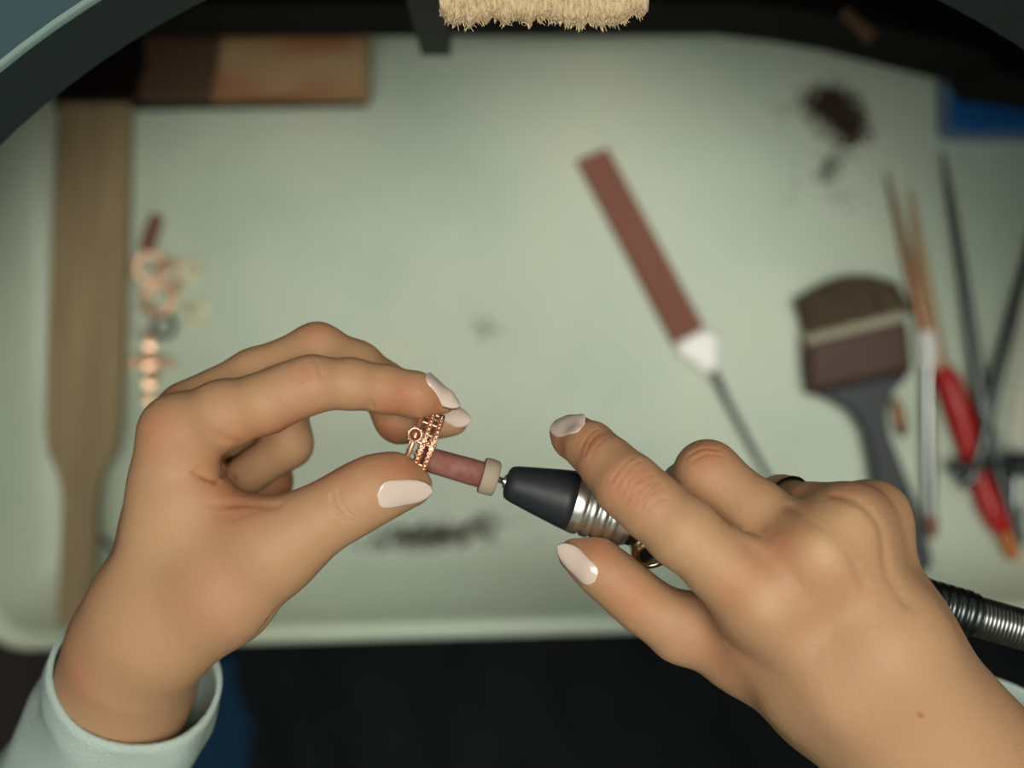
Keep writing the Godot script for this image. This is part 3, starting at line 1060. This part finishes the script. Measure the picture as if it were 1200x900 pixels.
func slab(parent: Node3D, called: String, pts: Array, thick: float, m: Material) -> MeshInstance3D:
	# a board that leans from the tray's floor at the back up to the front rim; thickness in mm
	var st := new_st()
	var top := []
	var low := []
	var flat := PackedVector2Array()
	for p in pts:
		var v := T(p[0], p[1], 11.0 + 25.0 * (p[1] - 120.0) / 614.0)
		top.append(v)
		low.append(v - Vector3(0, thick * 0.001, 0))
		flat.append(Vector2(v.x, v.z))
	var n := pts.size()
	for i in n:
		var j := (i + 1) % n
		st.set_smooth_group(-1)
		quad(st, low[j], low[i], top[i], top[j])
	var idx := Geometry2D.triangulate_polygon(flat)
	for k in range(0, idx.size(), 3):
		var q := [idx[k], idx[k + 1], idx[k + 2]]
		if (flat[q[1]] - flat[q[0]]).cross(flat[q[2]] - flat[q[0]]) > 0: q.reverse()
		tri3(st, top[q[0]], top[q[1]], top[q[2]])
		tri3(st, low[q[2]], low[q[1]], low[q[0]])
	return put(called, done(st), m, parent)

func rod(parent: Node3D, called: String, pts: Array, m: Material, seg := 12) -> MeshInstance3D:
	# [px, py, height mm, radius mm]
	var st := new_st()
	var c := []
	var r := []
	for p in pts:
		c.append(T(p[0], p[1], p[2]))
		r.append(p[3] * 0.001)
	sweep(st, c, r, seg)
	return put(called, done(st), m, parent)

func tray_things() -> void:
	# long wooden paddle on the left
	var o := thing("wooden_paddle", "long brown wooden paddle with a narrow handle along the left rim", "paddle", T(105, 430))
	slab(o, "blade", [[68, 120], [153, 120], [150, 240], [144, 380], [139, 500], [134, 530], [122, 548], [114, 568], [111, 590], [73, 590], [72, 572], [67, 552], [56, 530], [53, 500], [57, 380], [63, 240]], 8, M.stick)
	slab(o, "handle", [[73, 590], [111, 590], [110, 640], [108, 700], [105, 734], [66, 734], [68, 700], [71, 640]], 8, M.stick)
	# charred board at the back; the bench's shade is painted on its left half
	o = thing("scorched_board", "charred wooden board with an orange singed patch and painted shade at the tray's back", "board", T(260, 80))
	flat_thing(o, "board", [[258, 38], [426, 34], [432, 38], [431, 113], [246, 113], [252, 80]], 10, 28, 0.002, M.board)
	flat_thing(o, "shaded_middle", [[168, 41], [258, 38], [252, 80], [246, 113], [160, 113], [172, 76]], 10, 28, 0.0, M.dim_brown)  # bench shade painted into the wood, half dark
	flat_thing(o, "shaded_end", [[60, 45], [168, 41], [172, 76], [160, 113], [60, 113]], 10, 28, 0.0, M.char_and_shade)  # bench shade painted into the wood, near black
	flat_thing(o, "charred_edge", [[62, 48], [424, 44], [429, 122], [62, 127]], 0.3, 10, 0.001, M.char_and_shade)
	# buff stick in the middle
	o = thing("sanding_stick", "flat reddish brown sanding stick with a white metal clamp and a thin rod", "sanding stick", T(790, 350))
	flat_thing(o, "abrasive_board", [[676, 188], [712, 173], [826, 384], [790, 404]], 0.5, 7, 0.0008, M.sand)
	flat_thing(o, "clamp", [[791, 402], [822, 386], [842, 390], [845, 402], [842, 416], [845, 428], [834, 438], [820, 436], [812, 424], [798, 420]], 0.6, 9, 0.0015, M.white_plastic)
	rod(o, "rod", [[828, 424, 5, 2.4], [842, 448, 5, 2.2], [852, 470, 4.6, 1.7], [876, 515, 4, 1.6], [898, 556, 3.4, 1.5], [930, 612, 3, 1.4]], M.dark_steel)
	# wide brush
	o = thing("wide_brush", "wide flat brush with dark bristles, brown ferrule and grey tapered handle", "brush", T(1000, 450))
	brush(o)
	# dividers, screwdriver, spatula and tweezers on the right
	o = thing("steel_dividers", "steel spring dividers with two long open legs and a cross screw", "dividers", T(1150, 450))
	rod(o, "leg", [[1104, 178, 6, 0.7], [1112, 225, 7, 2.0], [1128, 320, 9, 2.7], [1142, 410, 11, 3.2], [1152, 480, 12, 3.6], [1172, 560, 12, 3.4], [1196, 636, 12, 3.0]], M.dark_steel)
	rod(o, "leg", [[1216, 240, 8, 1.0], [1204, 300, 10, 2.2], [1184, 380, 12, 2.8], [1164, 460, 13, 3.2], [1152, 520, 13, 3.4], [1140, 560, 13, 3.2], [1126, 570, 12, 2.6]], M.dark_steel)
	var screw := rod(o, "cross_screw", [[1112, 548, 17, 2.0], [1160, 546, 17, 2.4], [1240, 542, 17, 2.0]], M.dark_steel)
	rod(screw, "nut", [[1184, 545, 17, 6.0], [1204, 544, 17, 6.0]], M.dark_steel, 8)
	rod(screw, "nut", [[1118, 548, 17, 4.6], [1128, 547.5, 17, 4.6]], M.dark_steel, 8)
	o = thing("screwdriver", "red handled screwdriver with a bronze shaft and an orange end lying under the dividers", "screwdriver", T(1130, 460))
	rod(o, "shaft", [[1066, 222, 4, 0.8], [1074, 270, 4, 2.4], [1084, 330, 4.5, 3.2], [1096, 400, 5, 3.6], [1106, 440, 5, 4.0]], M.tan)
	rod(o, "handle", [[1104, 432, 7, 4.6], [1112, 448, 7.5, 6.4], [1126, 490, 7.5, 6.8], [1138, 530, 7.5, 5.6], [1148, 560, 8, 5.2], [1160, 590, 8.5, 6.4], [1172, 612, 9.5, 6.2], [1178, 622, 9.5, 4.6]], M.red, 16)
	rod(o, "end_cap", [[1174, 614, 9.5, 4.4], [1186, 646, 11, 3.6], [1190, 656, 12, 2.4]], M.orange)
	o = thing("fine_brush", "thin brush with a bronze tip and white plastic handle beside the wide brush", "brush", T(1070, 400))
	rod(o, "tip", [[1038, 202, 4, 0.6], [1048, 240, 4, 1.8], [1062, 300, 4.5, 2.6], [1076, 360, 5, 3.0], [1084, 392, 5, 3.2]], M.bronze)
	rod(o, "collar", [[1083, 388, 5.4, 4.6], [1087, 404, 5.4, 5.4], [1088, 430, 5.4, 4.6]], M.white_plastic, 16)
	rod(o, "handle", [[1087, 426, 5, 3.2], [1087, 500, 5, 3.4], [1088, 560, 4.6, 3.4], [1090, 606, 4.4, 2.8]], M.steel)
	rod(o, "end_tip", [[1090, 604, 4.4, 3.0], [1092, 616, 4.4, 3.2], [1094, 630, 4.4, 2.0]], M.sand)
	o = thing("steel_spatula", "pale steel spatula standing out at the photograph's right edge", "spatula", T(1195, 450))
	flat_thing(o, "blade", [[1196, 330], [1206, 330], [1206, 470], [1198, 530], [1184, 530], [1186, 470]], 1, 3, 0.0004, M.silver)
	rod(o, "handle", [[1191, 524, 3, 3.0], [1190, 600, 3, 3.4], [1192, 640, 3, 3.0]], M.steel)
	rod(thing("small_burr", "small reddish burr tucked beside the wide brush's handle", "burr", T(1052, 490)), "bit", [[1048, 466, 3, 1.6], [1053, 484, 3, 3.2], [1056, 500, 3, 3.4], [1058, 512, 3, 1.6]], M.bronze)
	rod(thing("bent_wire", "short dark bent wire between paddle and left wrist", "wire", T(125, 638)), "wire", [[112, 630, 2, 1.4], [124, 634, 2, 1.5], [134, 646, 2, 1.5], [142, 660, 2, 1.2]], M.dark_steel)
	# castings beside the paddle
	rod(thing("sanding_cone", "small dark red sanding roll lying above the copper rings", "sanding roll", T(178, 272)), "roll", [[184, 252, 3, 3.0], [180, 266, 3.4, 3.6], [174, 284, 3.6, 3.8], [171, 293, 3.4, 3.2]], M.roll, 18)
	var rings := [[176, 314, 40, 0.5, "copper", "copper coloured ring topmost in the heap by the paddle"], [199, 322, 36, 0.9, "copper", "copper coloured ring leaning on the heap's right side"], [186, 350, 42, 0.8, "copper", "wide copper ring in the heap's middle, deeper orange"],
		[223, 317, 26, 0.5, "brass", "small pale brass ring apart from the heap, upper of two"], [229, 368, 28, 0.4, "brass", "small pale brass ring apart from the heap, lower of two"], [164, 378, 28, 0.3, "silver", "silvery ring between the copper heap and cross"], [192, 382, 30, 0.6, "dark_steel", "ring under the copper heap with shade painted as dark metal"]]  # the last ring's dark metal paints the shade it lies in
	for k in rings.size():
		var q: Array = rings[k]
		var r: float = q[2] * 0.5 * DT / F
		var c := T(q[0], q[1], r * 450.0 + 1.5)
		var b := frame_to(Vector3(0.26 + sin(k * 2.1) * q[3] * 0.3, 1.0, cos(k * 2.1) * q[3] * 0.3))
		var ro := thing("cast_ring", q[5], "ring", c, "cast rings by the paddle")
		var st := new_st()
		lathe(st, Transform3D(b, c), [[r * 0.58, -0.0020], [r * 0.90, -0.0022], [r, -0.0012], [r, 0.0008], [r * 0.88, 0.0020], [r * 0.70, 0.0020], [r * 0.54, 0.0008], [r * 0.58, -0.0020]], 32)
		var band := put("band", done(st), M[q[4]], ro)
		st = new_st()
		for j in 7:
			var a := TAU * j / 7.0
			ball(st, Transform3D(b, c) * Vector3(cos(a) * r, 0, -sin(a) * r), r * 0.16, 6)
		put("setting", done(st), M[q[4]], band)
	o = thing("cross_pendant", "beaded copper coloured cross pendant at the heap's lower end", "pendant", T(174, 430))
	var st := new_st()
	for p in [[175, 396, 8.0], [175, 418, 9.0], [178, 440, 9.5], [174, 462, 7.5], [152, 425, 6.0], [198, 424, 6.0], [164, 424, 6.0], [187, 424, 6.0]]:
		ball(st, T(p[0], p[1], 3.4), p[2] * DT / F, 8)
	put("bead", done(st), M.copper, o)
	flat_thing(o, "arm", [[146, 420], [204, 419], [204, 430], [146, 431]], 0.5, 3.4, 0.0006, M.copper)
	flat_thing(o, "upright", [[169, 388], [181, 388], [181, 470], [178, 476], [171, 476], [168, 470]], 0.5, 3.8, 0.0006, M.copper)
	o.rotation.z = -0.26
	o.position.y += 0.0036
	# filings; the streak's extra grains paint in the hand's shadow
	grains("filings_heap", "dark heap of metal filings near the tray's back right", [[978, 128, 34, 26, 0.5, 700, 1.3, 7], [1000, 148, 20, 26, 0.3, 320, 1.2, 4], [955, 122, 22, 10, 0.1, 90, 1.0, 1], [973, 196, 14, 26, 0.5, 110, 1.0, 1], [985, 235, 14, 20, 0.2, 14, 0.9, 0], [912, 130, 10, 26, -0.3, 12, 0.9, 0], [930, 220, 10, 40, 0.2, 10, 0.9, 0]], 3)
	grains("filings_shadow_streak", "dark reddish streak of filings below the ring, also standing in for hand shadow", [[500, 630, 80, 18, -0.06, 640, 1.1, 1], [565, 614, 40, 14, -0.3, 90, 1.0, 1], [565, 385, 16, 18, 0.3, 40, 0.9, 0]], 4)

func brush(o: Node3D) -> void:
	var r := RandomNumberGenerator.new()
	r.seed = 8
	var st := new_st()
	# ends of the bristles along the far edge, roots along the ferrule
	for k in 900:
		var u := r.randf()
		var v := r.randf()
		var a := T(945, 396, 4).lerp(T(1062, 368, 4), u)
		var top := Vector2(lerpf(932, 1052, u), lerpf(352, 334, u) - 18.0 * sin(PI * u) + r.randf_range(-3, 3))
		var b := T(top.x, top.y, 3.0 + v * 13.0)
		a.y += v * 0.013
		sweep(st, [a, a.lerp(b, 0.5) + Vector3(r.randfn(), r.randfn(), r.randfn()) * 0.0004, b], [0.0007, 0.0006, 0.0003], 4, false)
	var br := put("bristles", done(st), M.bristle, o)
	br.set_meta("kind", "stuff")
	flat_thing(o, "bristle_block", [[940, 364], [990, 346], [1050, 346], [1063, 372], [946, 402]], 3, 14, 0.003, M.bristle)
	flat_thing(o, "ferrule", [[944, 396], [1061, 366], [1066, 388], [1071, 434], [950, 462], [946, 436]], 1, 18, 0.003, M.brush_wood)
	flat_thing(o, "ferrule_band", [[943, 393], [1060, 363], [1064, 376], [946, 404]], 0.8, 18.6, 0.001, M.band)
	flat_thing(o, "handle", [[954, 461], [1068, 434], [1062, 444], [1046, 462], [1040, 484], [1044, 512], [1060, 552], [1076, 590], [1086, 625], [1094, 660], [1086, 672], [1062, 672], [1044, 640], [1028, 590], [1022, 540], [1014, 506], [1000, 484], [978, 470]], 6.5, 17, 0.0015, M.brush_grey)

func arc(cx: float, cz: float, R: float, a0: float, a1: float, n: int) -> Array:
	var out := []
	for i in n + 1:
		var a := lerpf(a0, a1, float(i) / n)
		out.append(Vector2(cx + cos(a) * R, cz + sin(a) * R))
	return out

func bench() -> void:
	# top slab with a half-round cut-out, its rounded edge banded
	var o := thing("workbench", "grey jeweller's workbench with a half round cut out edge", "workbench")
	var d1 := 0.418
	var y0 := CY - d1
	var y1 := CY - 0.377
	var cx := 70.0 / F * d1
	var cz := 411.0 / F * d1
	var R := 962.0 / F * d1
	var st := new_st()
	var n := 72
	var prof := [[0.0, y0], [0.0, y1 - 0.0016], [0.0003, y1 - 0.0006], [0.0010, y1 - 0.0001], [0.002, y1]]
	st.set_smooth_group(1)
	for i in n:
		for k in 1:
			var v := []
			for e in [[0, 0], [1, 0], [1, 1], [0, 1]]:
				var a := lerpf(PI, TAU, float(i + e[0]) / n)
				var r: float = R + prof[k + e[1]][0]
				v.append(Vector3(cx + cos(a) * r, prof[k + e[1]][1], cz + sin(a) * r))
			quad(st, v[0], v[1], v[2], v[3])
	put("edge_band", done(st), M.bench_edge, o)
	st = new_st()
	st.set_smooth_group(1)
	for i in n:
		for k in range(1, prof.size() - 1):
			var v := []
			for e in [[0, 0], [1, 0], [1, 1], [0, 1]]:
				var a := lerpf(PI, TAU, float(i + e[0]) / n)
				var r: float = R + prof[k + e[1]][0]
				v.append(Vector3(cx + cos(a) * r, prof[k + e[1]][1], cz + sin(a) * r))
			quad(st, v[0], v[1], v[2], v[3])
	put("edge_lip", done(st), M.lip_highlight, o)
	st = new_st()
	var poly := arc(cx, cz, R + 0.002, PI, TAU, n)
	poly.append_array([Vector2(0.75, cz), Vector2(0.75, -0.62), Vector2(-0.70, -0.62), Vector2(-0.70, cz)])
	prism(st, poly, y0, y1)
	put("bench_top", done(st), M.bench, o)
	# dark rail under the top with a curved front, sides and runners
	st = new_st()
	poly = []
	for p in [[-60, 46], [420, 44], [620, 44], [840, 43], [900, 50], [960, 60], [1040, 80], [1108, 97], [1122, 120], [1200, 130], [1420, 190]]:
		var q := P(p[0], p[1], 0.66)
		poly.append(Vector2(q.x, q.z))
	poly.append_array([Vector2(0.45, -0.50), Vector2(-0.35, -0.50)])
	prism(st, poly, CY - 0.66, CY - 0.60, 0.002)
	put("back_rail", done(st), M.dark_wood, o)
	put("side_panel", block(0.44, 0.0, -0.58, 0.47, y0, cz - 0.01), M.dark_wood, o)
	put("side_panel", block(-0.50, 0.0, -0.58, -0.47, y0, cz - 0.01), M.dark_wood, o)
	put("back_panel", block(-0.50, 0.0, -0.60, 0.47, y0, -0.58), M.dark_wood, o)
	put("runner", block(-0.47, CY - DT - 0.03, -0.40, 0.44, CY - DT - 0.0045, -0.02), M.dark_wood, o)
	put("bracket", block(P(493, 0, 0.56).x, CY - 0.57, -0.16, P(528, 0, 0.56).x, y0, P(0, 54, 0.55).z, 0.004), M.black, o)

func bench_pin() -> void:
	var o := thing("bench_pin", "worn pale wooden bench pin with a frayed front edge", "bench pin")
	var n := FastNoiseLite.new()
	n.seed = 31
	n.frequency = 140.0
	n.fractal_octaves = 4
	var st := new_st()
	st.set_smooth_group(1)
	var y := CY - 0.378
	var u := 0.378 / F
	var nx := 130
	var nz := 60
	var edge := func(i: int) -> float:      # front outline in picture points
		var t := float(i) / nx
		var x := 515.0 + 246.0 * t
		var e := 27.0 - 5.0 * smoothstep(0.15, 0.3, t) + 5.0 * smoothstep(0.5, 0.68, t) - 12.0 * smoothstep(0.72, 1.0, t) + 9.0 * n.get_noise_2d(x * 0.0003, 3.0) + 3.0 * n.get_noise_2d(x * 0.0012, 8.0)
		if t < 0.06: e -= (0.06 - t) * 220.0 * (0.06 - t) / 0.06
		if t > 0.97: e -= (t - 0.97) * 300.0
		return e
	var grid := []
	for i in nx + 1:
		var col := []
		var e: float = edge.call(i)
		for j in nz + 1:
			var s := float(j) / nz
			var x := 515.0 + 246.0 * i / nx + (1.5 * n.get_noise_2d(s * 0.05, 9.0) if i == 0 or i == nx else 0.0)
			var z := lerpf(-170.0, e, pow(s, 0.6))
			var p := Vector3((x - 600.0) * u, y, (z - 450.0) * u)
			var drop := pow(maxf(0.0, (z - (e - 14.0)) / 14.0), 2.0) * 0.0035
			p.y += 0.0016 * n.get_noise_2d(p.x, p.z * 0.5) - drop
			col.append(p)
		grid.append(col)
	for i in nx:
		for j in nz:
			quad(st, grid[i][j], grid[i][j + 1], grid[i + 1][j + 1], grid[i + 1][j])
	var low := Vector3(0, y - 0.016, 0)
	var under := func(p: Vector3) -> Vector3: return Vector3(p.x * 0.99, low.y, p.z - 0.004)
	for i in nx:
		var a: Vector3 = grid[i][nz]
		var b: Vector3 = grid[i + 1][nz]
		quad(st, under.call(a), under.call(b), b, a)
		var c: Vector3 = grid[i][0]
		var d: Vector3 = grid[i + 1][0]
		quad(st, under.call(d), under.call(c), c, d)
		quad(st, under.call(a), under.call(c), under.call(d), under.call(b))
	for j in nz:
		quad(st, under.call(grid[0][j]), under.call(grid[0][j + 1]), grid[0][j + 1], grid[0][j])
		quad(st, under.call(grid[nx][j + 1]), under.call(grid[nx][j]), grid[nx][j], grid[nx][j + 1])
	put("block", done(st), M.pin, o)
	var r := RandomNumberGenerator.new()
	r.seed = 77
	st = new_st()
	for k in 1100:
		var i := r.randi_range(0, nx)
		var j := r.randi_range(20, nz)
		if k % 10 == 0: j = nz
		var p: Vector3 = grid[i][j]
		var a := r.randfn() * 0.5
		var len := r.randf_range(0.0008, 0.0026)
		var d := Vector3(sin(a), r.randf_range(-0.2, 0.5), cos(a)) * len
		sweep(st, [p - d * 0.4, p + d * 0.6], [0.00014, 0.00006], 4, false)
	put("wood_fibre", done(st), M.fibre, o).set_meta("kind", "stuff")

func surroundings() -> void:
	# blue box in the shade at the back right of the tray
	var o := thing("blue_box", "blue plastic box in the bench's shade at the back right corner", "box", T(1170, 110))
	flat_thing(o, "box", [[1116, 60], [1290, 60], [1290, 156], [1126, 154], [1117, 146]], 0.5, 30, 0.003, M.blue)
	o = thing("blue_cabinet", "blue painted cabinet beside the tray's left rim", "cabinet", Vector3(-0.36, 0, 0))
	put("body", block(-0.46, 0.0, -0.40, P(4, 0, 0.80).x, CY - 0.80, P(0, 696, 0.80).z, 0.004), M.cabinet, o)
	put("top", block(-0.465, CY - 0.80, -0.40, P(4, 0, 0.79).x, CY - 0.79, P(0, 698, 0.79).z, 0.002), M.cabinet, o)

func dowel() -> void:  # invented piece, put in for a brown glint under the bench
	var o := thing("added_dowel", "dim brown dowel added for a brown glint on the rail under the bench, upper right", "dowel", P(1008, 30, 0.59))
	var st := new_st()
	sweep(st, [P(988, 12, 0.592), P(1024, 44, 0.592)], [0.0022, 0.0036], 16)
	put("dowel", done(st), M.dim_brown, o)

func worn_ring() -> void:
	var at := ring_frame(922, 592, -2, Vector3(0.55, 0.28, 0.72))
	var o := thing("finger_ring", "thin dark metal ring worn on the right ring finger", "ring", at.origin)
	var st := new_st()
	torus(st, at, 32.5 * DH / F, 0.0009, 64, 10, 1.5)
	put("band", done(st), M.worn, o)

func room() -> void:
	struct("floor", block(-1.8, -0.1, -1.6, 1.8, 0.0, 2.0, 0.0), M.floor)
	struct("ceiling", block(-1.8, 2.6, -1.6, 1.8, 2.7, 2.0, 0.0), M.wall)
	struct("wall_left", block(-1.9, 0.0, -1.7, -1.8, 2.6, 2.1, 0.0), M.wall)
	struct("wall_right", block(1.8, 0.0, -1.7, 1.9, 2.6, 2.1, 0.0), M.wall)
	struct("wall_back", block(-1.8, 0.0, -1.7, 1.8, 2.6, -1.6, 0.0), M.wall)
	struct("wall_front", block(-1.8, 0.0, 2.0, 1.8, 2.6, 2.1, 0.0), M.wall)

func lamp(at: Vector3, size: Vector2, energy: float, color: Color, label: String) -> void:
	var o := thing("ceiling_lamp", label, "lamp", at)
	put("frame", block(at.x - size.x / 2 - 0.02, at.y, at.z - size.y / 2 - 0.02, at.x + size.x / 2 + 0.02, at.y + 0.05, at.z + size.y / 2 + 0.02), M.frame, o)
	put("diffuser", block(at.x - size.x / 2, at.y - 0.006, at.z - size.y / 2, at.x + size.x / 2, at.y + 0.001, at.z + size.y / 2), M.glow, o)
	area_lamp(o, size, energy, color)

func area_lamp(o: Node3D, size: Vector2, energy: float, color: Color) -> void:
	var l := AreaLight3D.new()
	l.name = "lamp_light"
	l.area_size = size
	l.light_energy = energy
	l.light_color = color
	l.shadow_enabled = true
	l.area_range = 8.0
	l.area_attenuation = 2.0
	o.add_child(l, true)
	l.position = Vector3(0, -0.012, 0)
	l.rotation = Vector3(-PI / 2, 0, 0)

func bench_lamp(at: Vector3, size: Vector2, energy: float, color: Color) -> void:
	# jointed lamp clamped to the back of the bench, its head over the hands
	var o := thing("bench_lamp", "jointed white bench lamp reaching over the work from the back of the bench", "lamp", at)
	var x := size.x / 2
	var z := size.y / 2
	var head := put("lamp_head", block(at.x - x - 0.015, at.y, at.z - z - 0.015, at.x + x + 0.015, at.y + 0.04, at.z + z + 0.015, 0.006), M.frame, o)
	put("diffuser", block(at.x - x, at.y - 0.006, at.z - z, at.x + x, at.y + 0.001, at.z + z), M.glow, head)
	var st := new_st()
	var top := CY - 0.370
	sweep(st, [Vector3(at.x, at.y + 0.05, at.z - z), Vector3(at.x, at.y + 0.10, -0.36), Vector3(at.x, at.y + 0.02, -0.54), Vector3(at.x, top + 0.03, -0.56)], [0.012, 0.012, 0.012, 0.012], 14)
	put("arm", done(st), M.frame, o)
	st = new_st()
	lathe(st, Transform3D(Basis(), Vector3(at.x, top, -0.56)), [[0.0, 0.0], [0.05, 0.0, 1], [0.05, 0.02, 1], [0.02, 0.035], [0.0, 0.035, 1]], 28)
	put("foot", done(st), M.frame, o)
	area_lamp(o, size, energy, color)

func _ready() -> void:
	var cam := Camera3D.new()
	cam.name = "camera"
	cam.fov = rad_to_deg(2.0 * atan(450.0 / F))
	cam.near = 0.02
	cam.far = 20.0
	var lens := CameraAttributesPhysical.new()
	lens.frustum_focal_length = 12.0 * F / 450.0
	lens.frustum_focus_distance = 0.382
	lens.exposure_aperture = 5.4
	lens.frustum_near = 0.02
	lens.frustum_far = 20.0
	cam.attributes = lens
	add_child(cam)
	cam.position = Vector3(0, CY, 0)
	cam.rotation = Vector3(-PI / 2, 0, 0)
	cam.current = true
	var we := WorldEnvironment.new()
	we.name = "environment"
	var env := Environment.new()
	env.background_mode = Environment.BG_COLOR
	env.background_color = Color(0.5, 0.5, 0.48)
	env.tonemap_mode = Environment.TONE_MAPPER_LINEAR
	env.tonemap_exposure = 1.0
	env.sdfgi_enabled = true
	env.ssao_enabled = true
	env.ssil_enabled = true
	we.environment = env
	add_child(we)
	materials()
	bench_lamp(Vector3(0.17, 1.82, -0.05), Vector2(0.30, 0.20), 0.40, Color(1.0, 0.985, 0.93))
	lamp(Vector3(0.0, 2.54, 0.20), Vector2(1.2, 0.9), 0.5, Color(0.95, 1.0, 0.98), "wide white ceiling lamp high above the bench")
	room()
	bench()
	tray()
	surroundings()
	bench_pin()
	person()
	bench_ring()
	handpiece()
	worn_ring()
	dowel()
	tray_things()
